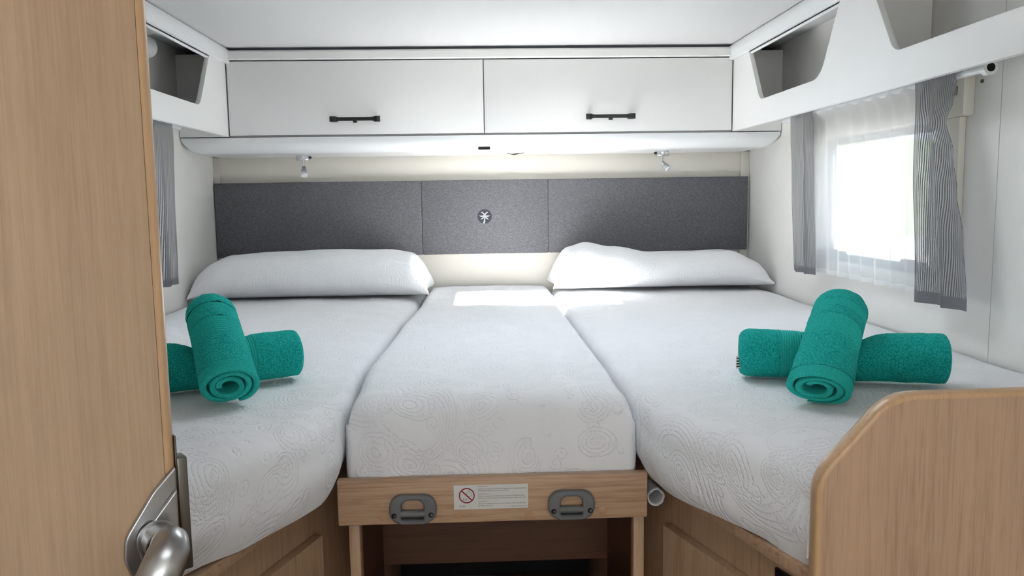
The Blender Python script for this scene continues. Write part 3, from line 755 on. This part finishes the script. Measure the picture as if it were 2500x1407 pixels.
def ring(cx, cz, ro, ri): return circ(cx, cz, ro, 48), [circ(cx, cz, ri, 48)]
a, b = ring(ccx, ccz, .0138, .0118); shape('prohibition_ring', a, b, (0, fy-.0002, 0), (1, 0, 0), (0, 0, 1), .0003, 'ink_red', st)
d = Vector((1, -1)).normalized()*.0124; n = Vector((1, 1)).normalized()*.0011; c0 = Vector((ccx, ccz))
shape('prohibition_bar', [tuple(c0-d-n), tuple(c0+d-n), tuple(c0+d+n), tuple(c0-d+n)], [], (0, fy-.0002, 0), (1, 0, 0), (0, 0, 1), .0003, 'ink_red', st)
a, b = ring(ccx+.0042, ccz+.0026, .0046, .0042); shape('face_outline', a, b, (0, fy, 0), (1, 0, 0), (0, 0, 1), .0002, 'ink', st)
for ex in (-.0017, .0017): shape('face_dot', circ(ccx+.0042+ex, ccz+.0033, .0004, 10), [], (0, fy, 0), (1, 0, 0), (0, 0, 1), .0002, 'ink', st)
shape('hair_curl', [(ccx+.0015, ccz+.0078), (ccx+.0035, ccz+.0098), (ccx+.006, ccz+.0085), (ccx+.0058, ccz+.0081), (ccx+.0036, ccz+.0092), (ccx+.0018, ccz+.0075)], [], (0, fy, 0), (1, 0, 0), (0, 0, 1), .0002, 'ink', st)
X_, Z_ = (1, 0, 0), (0, 0, 1)
text('print', '0-6', .0058, (ccx-.0068, fy-.0003, ccz-.0088), X_, Z_, 'ink', st)
text('print', '(F,I,E)', .0042, (ccx-.0128, fy, sz0+.0045), X_, Z_, 'ink', st)
tx = sx0+.042
for zz, s_, m_, sz_, wd in ((.0395, 'Attention !', 'ink_rose', .0036, .0165), (.0352, "Attention au risque de chute lors de l'utilisation de la couchette par des", 'ink', .0030, .0835), (.0318, 'enfants particulièrement de moins de six ans.', 'ink', .0030, .054),
                         (.0262, 'Attenzione !', 'ink_rose', .0036, .0185), (.0222, 'Prendere le opportune precauzioni per prevenire il rischio di caduta', 'ink', .0030, .081), (.0186, 'dalla cuccetta, e specie quando utilizzata da bambini al disotto dei 6 anni.', 'ink', .0030, .0835),
                         (.0128, 'Atención !', 'ink_rose', .0036, .0165), (.0086, 'Atención en peligro de caer de la cama del piso sobre todo del ninos', 'ink', .0030, .0835), (.0048, 'por debajo de 6 años.', 'ink', .0030, .0265)):
    text('print', s_, sz_, (tx, fy, sz0+zz), X_, Z_, m_, st, wd)
text('print', 'Ident. No. 1010368 (F,I,E)', .0026, (sx1-.029, fy, sz0+.0028), X_, Z_, 'ink', st, .027)

# niche under the board
nc = thing('bed_niche', 'open oak niche with shade painted in under the pull-out board', 'niche', (1.045, -1.5, 0))
box('side_panel', (.786, -1.79, 0), (.805, -1.15, .733), 'wood_v', nc, .001)
box('side_panel', (1.297, -1.79, 0), (1.316, -1.15, .733), 'wood_v', nc, .001)
box('back_panel', (.8055, -1.50, .508), (1.2965, -1.484, .733), 'wood_shade', nc)
box('shade_liner', (.8052, -1.775, .02), (.8072, -1.502, .733), 'wood_shade', nc)  # added thin boards that paint shade over the oak sides
box('shade_liner', (1.2948, -1.775, .02), (1.2968, -1.502, .733), 'wood_shade', nc)
box('shade_back', (.8055, -1.17, 0), (1.2965, -1.152, .733), 'black_matt', nc)  # black sheet painted for the unlit depth behind the niche opening
box('slat_support', (XL+.03, YL+.02, Z2+.03), (XR-.03, -.3, .80), 'wood_shade', nc)
box('inner_shelf', (.8055, -1.48, .30), (1.2965, -1.172, .316), 'wood_shade', nc)

# bed bases with slanted fronts
def base(s, label):
    X = (lambda d: 1.045+d) if s > 0 else (lambda d: 1.045-d)     # mirrored about the aisle centre
    t = thing('bed_chest', label, 'bed chest', (X(.7), -1.1, 0), 'oak bed chests')
    wl = (W-.01) if s > 0 else .01
    p0 = Vector((X(.2735), -1.615)); p1 = Vector((X(.461), -2.168))
    pl = [tuple(p0), tuple(p1), (wl, -2.168), (wl, -.05), (X(.2735), -.05)]
    shape('body', pl if s < 0 else pl, [], (0, 0, .781), (1, 0, 0), (0, 1, 0), .781, 'wood_v', t, .001)
    dv = (p1-p0).normalized(); nrm = Vector((-dv.y*-1, dv.x*-1)) ; nrm = Vector((dv.y, -dv.x)) if s > 0 else Vector((-dv.y, dv.x))
    if nrm.x*s > 0: nrm = -nrm
    L = (p1-p0).length
    # raised hatch door
    a = p0+dv*.165+nrm*.0005; b = p0+dv*(L-.16 if s > 0 else L-.02)+nrm*.0005
    q = [a, b, b+nrm*.018, a+nrm*.018]
    shape('hatch_door', [tuple(v) for v in q], [], (0, 0, .70), (1, 0, 0), (0, 1, 0), .60, 'wood_v', t, .0015)
    # platform board with its front edge proud of the base
    e = [(X(.297), -1.80), (X(.412), -2.1755), (wl, -2.1755), (wl, -.05), (X(.2735), -.05), (X(.2735), -1.70)]
    shape('platform', e, [], (0, 0, .8), (1, 0, 0), (0, 1, 0), .018, 'wood_h', t, .001)
    return t, p0, p1, dv, nrm, L
base(-1, 'oak bed chest with slanted hatch front under the left mattress')
tb, p0, p1, dv, nrm, L = base(1, 'oak bed chest with slanted hatch front and black vent under the right mattress')
a = p0+dv*(L-.13)+nrm*.0004; b = p0+dv*(L-.002)+nrm*.0004
vt = shape('vent', [tuple(v) for v in (a, b, b+nrm*.004, a+nrm*.004)], [], (0, 0, .745), (1, 0, 0), (0, 1, 0), .25, 'black', tb, .001)
for k in range(6):
    a2, b2 = a+dv*.012+nrm*.004, b-dv*.012+nrm*.004
    shape('louvre', [tuple(v) for v in (a2, b2, b2+nrm*.003, a2+nrm*.003)], [], (0, 0, .73-k*.035), (1, 0, 0), (0, 1, 0), .012, 'black_matt', vt)

# small crumpled white wrap end beside the board
rows = []
for j in range(14):
    k = j/13; y = -1.806+k*.09; rr = .0155*(1-.15*k)
    rows.append([(1.3345+rr*math.cos(a)*(1+.16*nz(math.cos(a)*2, math.sin(a)*2, k*3)), y+.006*nz(math.cos(a)*2, math.sin(a)*2+9), .7635+rr*1.05*math.sin(a)*(1+.16*nz(math.cos(a)*2+4, math.sin(a)*2, k*2))) for a in [i*2*PI/24 for i in range(24)]])
inner = [[((x-1.3345)*.82+1.3345, y+.001, (z-.7635)*.82+.7635) for x, y, z in r] for r in rows]
wrp = grid('plastic_wrap_roll', inner[::-1]+rows, 'wrap', None, closed_u=True, closed_v=False)
tag(wrp, 'crumpled white wrap roll poking out beside the wooden board under the right mattress', 'wrap')

# ------------------------------------------------------------------ footboard
fb = thing('footboard', 'tall oak footboard panel with sloped corner beside the right mattress', 'footboard', (1.78, -2.19, 0))
FY = -2.198
oz = [(1.457, 0), (1.457, .935), (1.548, 1.040), (2.095, 1.044), (2.095, 0)]
ol = fillet(oz, [0, .06, .075, 0, 0], 10)
shape('panel', ol, [], (0, FY, 0), (1, 0, 0), (0, 0, 1), .021, 'wood_v', fb, .0)
# rounded edging strip following the outline
ep = [p for p in ol if p[1] > 0 and p[0] < 2.09] + [(2.094, 1.044)]
ep = [(1.457, 0.0)] + ep
tubep = [(x, FY+.0105, z) for x, z in ep]
rows = []
for i, (x, y, z) in enumerate(tubep):
    a = Vector(tubep[max(i-1, 0)]); b = Vector(tubep[min(i+1, len(tubep)-1)]); tg = (b-a).normalized(); nn = Vector((-tg.z, 0, tg.x))
    rows.append([(x+nn.x*h, y+w_, z+nn.z*h) for w_, h in ((-.0118, -.004), (-.0118, .0005), (-.0105, .0025), (-.006, .0038), (0, .0042), (.006, .0038), (.0105, .0025), (.0118, .0005), (.0118, -.004))])
grid('edge_band', rows, 'wood_edge', fb, closed_u=True, caps=True)

# ------------------------------------------------------------------ door in the foreground
TH = math.radians(37); E0 = Vector((.733, -2.400, 0))
hdir = Vector((-math.cos(TH), -math.sin(TH), 0)); nf = Vector((math.sin(TH), -math.cos(TH), 0))
def dp(s, z, o=0.0): return E0+hdir*s+nf*o+Vector((0, 0, z))
dr = bpy.data.objects.new('door_1', None); dr.location = dp(.3, 0, 0); col.objects.link(dr)
struct(dr, 'open oak door with satin lever handle in the left foreground', 'door')
DT = .030
def dmat(): return Matrix(((hdir.x, nf.x, 0, E0.x), (hdir.y, nf.y, 0, E0.y), (0, 0, 1, 0), (0, 0, 0, 1)))
box('slab', (.0125, -DT, .012), (.60, 0, 1.80), 'wood_door', dr, .0012, 2, dmat())
rows = []
for z in (.012, 1.80):
    r = []
    for i in range(13):
        a = -PI/2+PI*i/12; r.append(dp(.0105-.0105*math.cos(a), z, -DT/2+(DT/2-.002)*math.sin(a)))
    r.append(dp(.0120, z, -.002)); r.append(dp(.0120, z, -DT+.002)); rows.append(r)
grid('edge_band', rows, 'wood_edge', dr, closed_u=True, caps=True)
# lock plate (a rounded leaf-shaped escutcheon), neck and lever
hx_ = dp(0, 0, 0)
zc = .979
U, V = hdir, Vector((0, 0, 1))       # in-plane axes; U x V = ?
def plate(name, pts, off, thick, mat, par, bev):
    n = (-U).cross(V)                     # = +nf or -nf
    sgn = 1 if n.dot(nf) > 0 else -1
    if sgn > 0: return shape(name, [(-x, z) for x, z in pts], [], dp(0, 0, off+thick), -U, V, thick, mat, par, bev, 3)
    return shape(name, pts, [], dp(0, 0, off+thick), U, V, thick, mat, par, bev, 3)
leaf = fillet([(.004, zc+.066), (.026, zc+.045), (.053, zc+.006), (.055, zc-.016), (.040, zc-.060), (.004, zc-.085)], [.002, .03, .03, .03, .03, .004], 8)
pt_ = plate('lock_plate', leaf, .0002, .006, 'nickel', dr, .002)
leaf2 = fillet([(.005, zc+.045), (.020, zc+.028), (.041, zc+.004), (.043, zc-.012), (.032, zc-.042), (.005, zc-.060)], [.002, .03, .03, .03, .03, .004], 8)
plate('raised_rib', leaf2, .0062, .004, 'nickel', pt_, .002)
nk = (.026, zc)
tube('rosette', [dp(nk[0], zc, .0095), dp(nk[0], zc, .0125), dp(nk[0], zc, .0128)], [.0185, .0185, .017], 'nickel', pt_, 36)
lv = tube('lever_neck', [dp(nk[0], zc, .012), dp(nk[0], zc, .030)], .0155, 'nickel', dr, 32)
tube('neck_joint', [dp(nk[0], zc, .030), dp(nk[0], zc, .0312)], .0148, 'black', lv, 32)
# lever: rounded head turning down and back towards the hinge
path = [(.022, .004, .032), (.023, .006, .040), (.026, .003, .049), (.032, -.006, .054), (.040, -.020, .055), (.050, -.036, .053), (.062, -.052, .049), (.076, -.066, .045), (.09, -.077, .041), (.1, -.084, .038)]
rad = [(.014, .014), (.0165, .016), (.018, .016), (.019, .015), (.019, .0135), (.018, .012), (.016, .0105), (.0135, .009), (.0105, .007), (.005, .004)]
pts = [dp(a, zc+b, c) for a, b, c in path]
tube('lever', pts, rad, 'nickel', dr, 24)
# latch keeper on the door edge
box('latch_plate', (-.0012, -.024, zc+.030), (.0008, -.006, zc+.092), 'nickel_dark', dr, .0005, 1, dmat())
box('latch_bar', (-.010, -.0225, zc-.045), (.0, -.004, zc+.070), 'nickel_dark', dr, .0018, 2, dmat())
struct(box('trim_3', (.605, -DT, 0), (.645, .01, 1.82), 'white', None, .002, 2, dmat()), 'white door post on the hinge side of the oak door', 'trim')

# ------------------------------------------------------------------ outside
struct(box('ground', (-60, -60, -1.05), (60, 60, -1.0), 'ground'), 'pale gravel ground outside the windows', 'ground')
rows = []
for j in range(9):
    r = []
    for i in range(61):
        a = math.radians(-60+i*4.5); R_ = 46+j*4; h = (-1.02 if j in (0,) else -1.0+7*math.sin(min(1, j/6)*PI/2)*(1+.5*nz(i*.14, j*.2, 4)))
        r.append((R_*math.cos(a), R_*math.sin(a), h))
    rows.append(r)
hl = grid('hill', rows, 'hill'); struct(hl, 'pale hillside far outside the right window', 'hill')
cr = thing('parked_car', 'white parked car outside the right side window', 'car', (6.6, 2.6, -1.0))
def cprof(pts, y0, y1, mat, name, par, bev=.04):
    return shape(name, pts, [], (6.6, 2.6+y0, -1.0), (1, 0, 0), (0, 0, 1), y1-y0, mat, par, bev, 3)
body = fillet([(-2.0, .35), (2.1, .35), (2.15, .85), (1.7, 1.05), (1.0, 1.12), (.45, 1.62), (-1.2, 1.66), (-1.95, 1.15), (-2.1, .8)], [.1, .1, .15, .2, .2, .25, .3, .2, .15], 6)
bd = cprof(body, 0, 1.7, 'car', 'body', cr)
cprof(fillet([(.85, 1.16), (.38, 1.55), (-.35, 1.58), (-.35, 1.14)], .05), -.012, .004, 'carglass', 'side_window', bd, .001)
cprof(fillet([(-.45, 1.14), (-.45, 1.58), (-1.1, 1.58), (-1.6, 1.18)], .05), -.012, .004, 'carglass', 'side_window', bd, .001)
for x in (-1.3, 1.35):
    for y in (-.03, 1.5): tube('wheel', [(6.6+x, 2.6+y, -.67), (6.6+x, 2.6+y+.03, -.67), (6.6+x, 2.6+y+.19, -.67), (6.6+x, 2.6+y+.22, -.67)], [.29, .33, .33, .29], 'tyre', cr, 28)
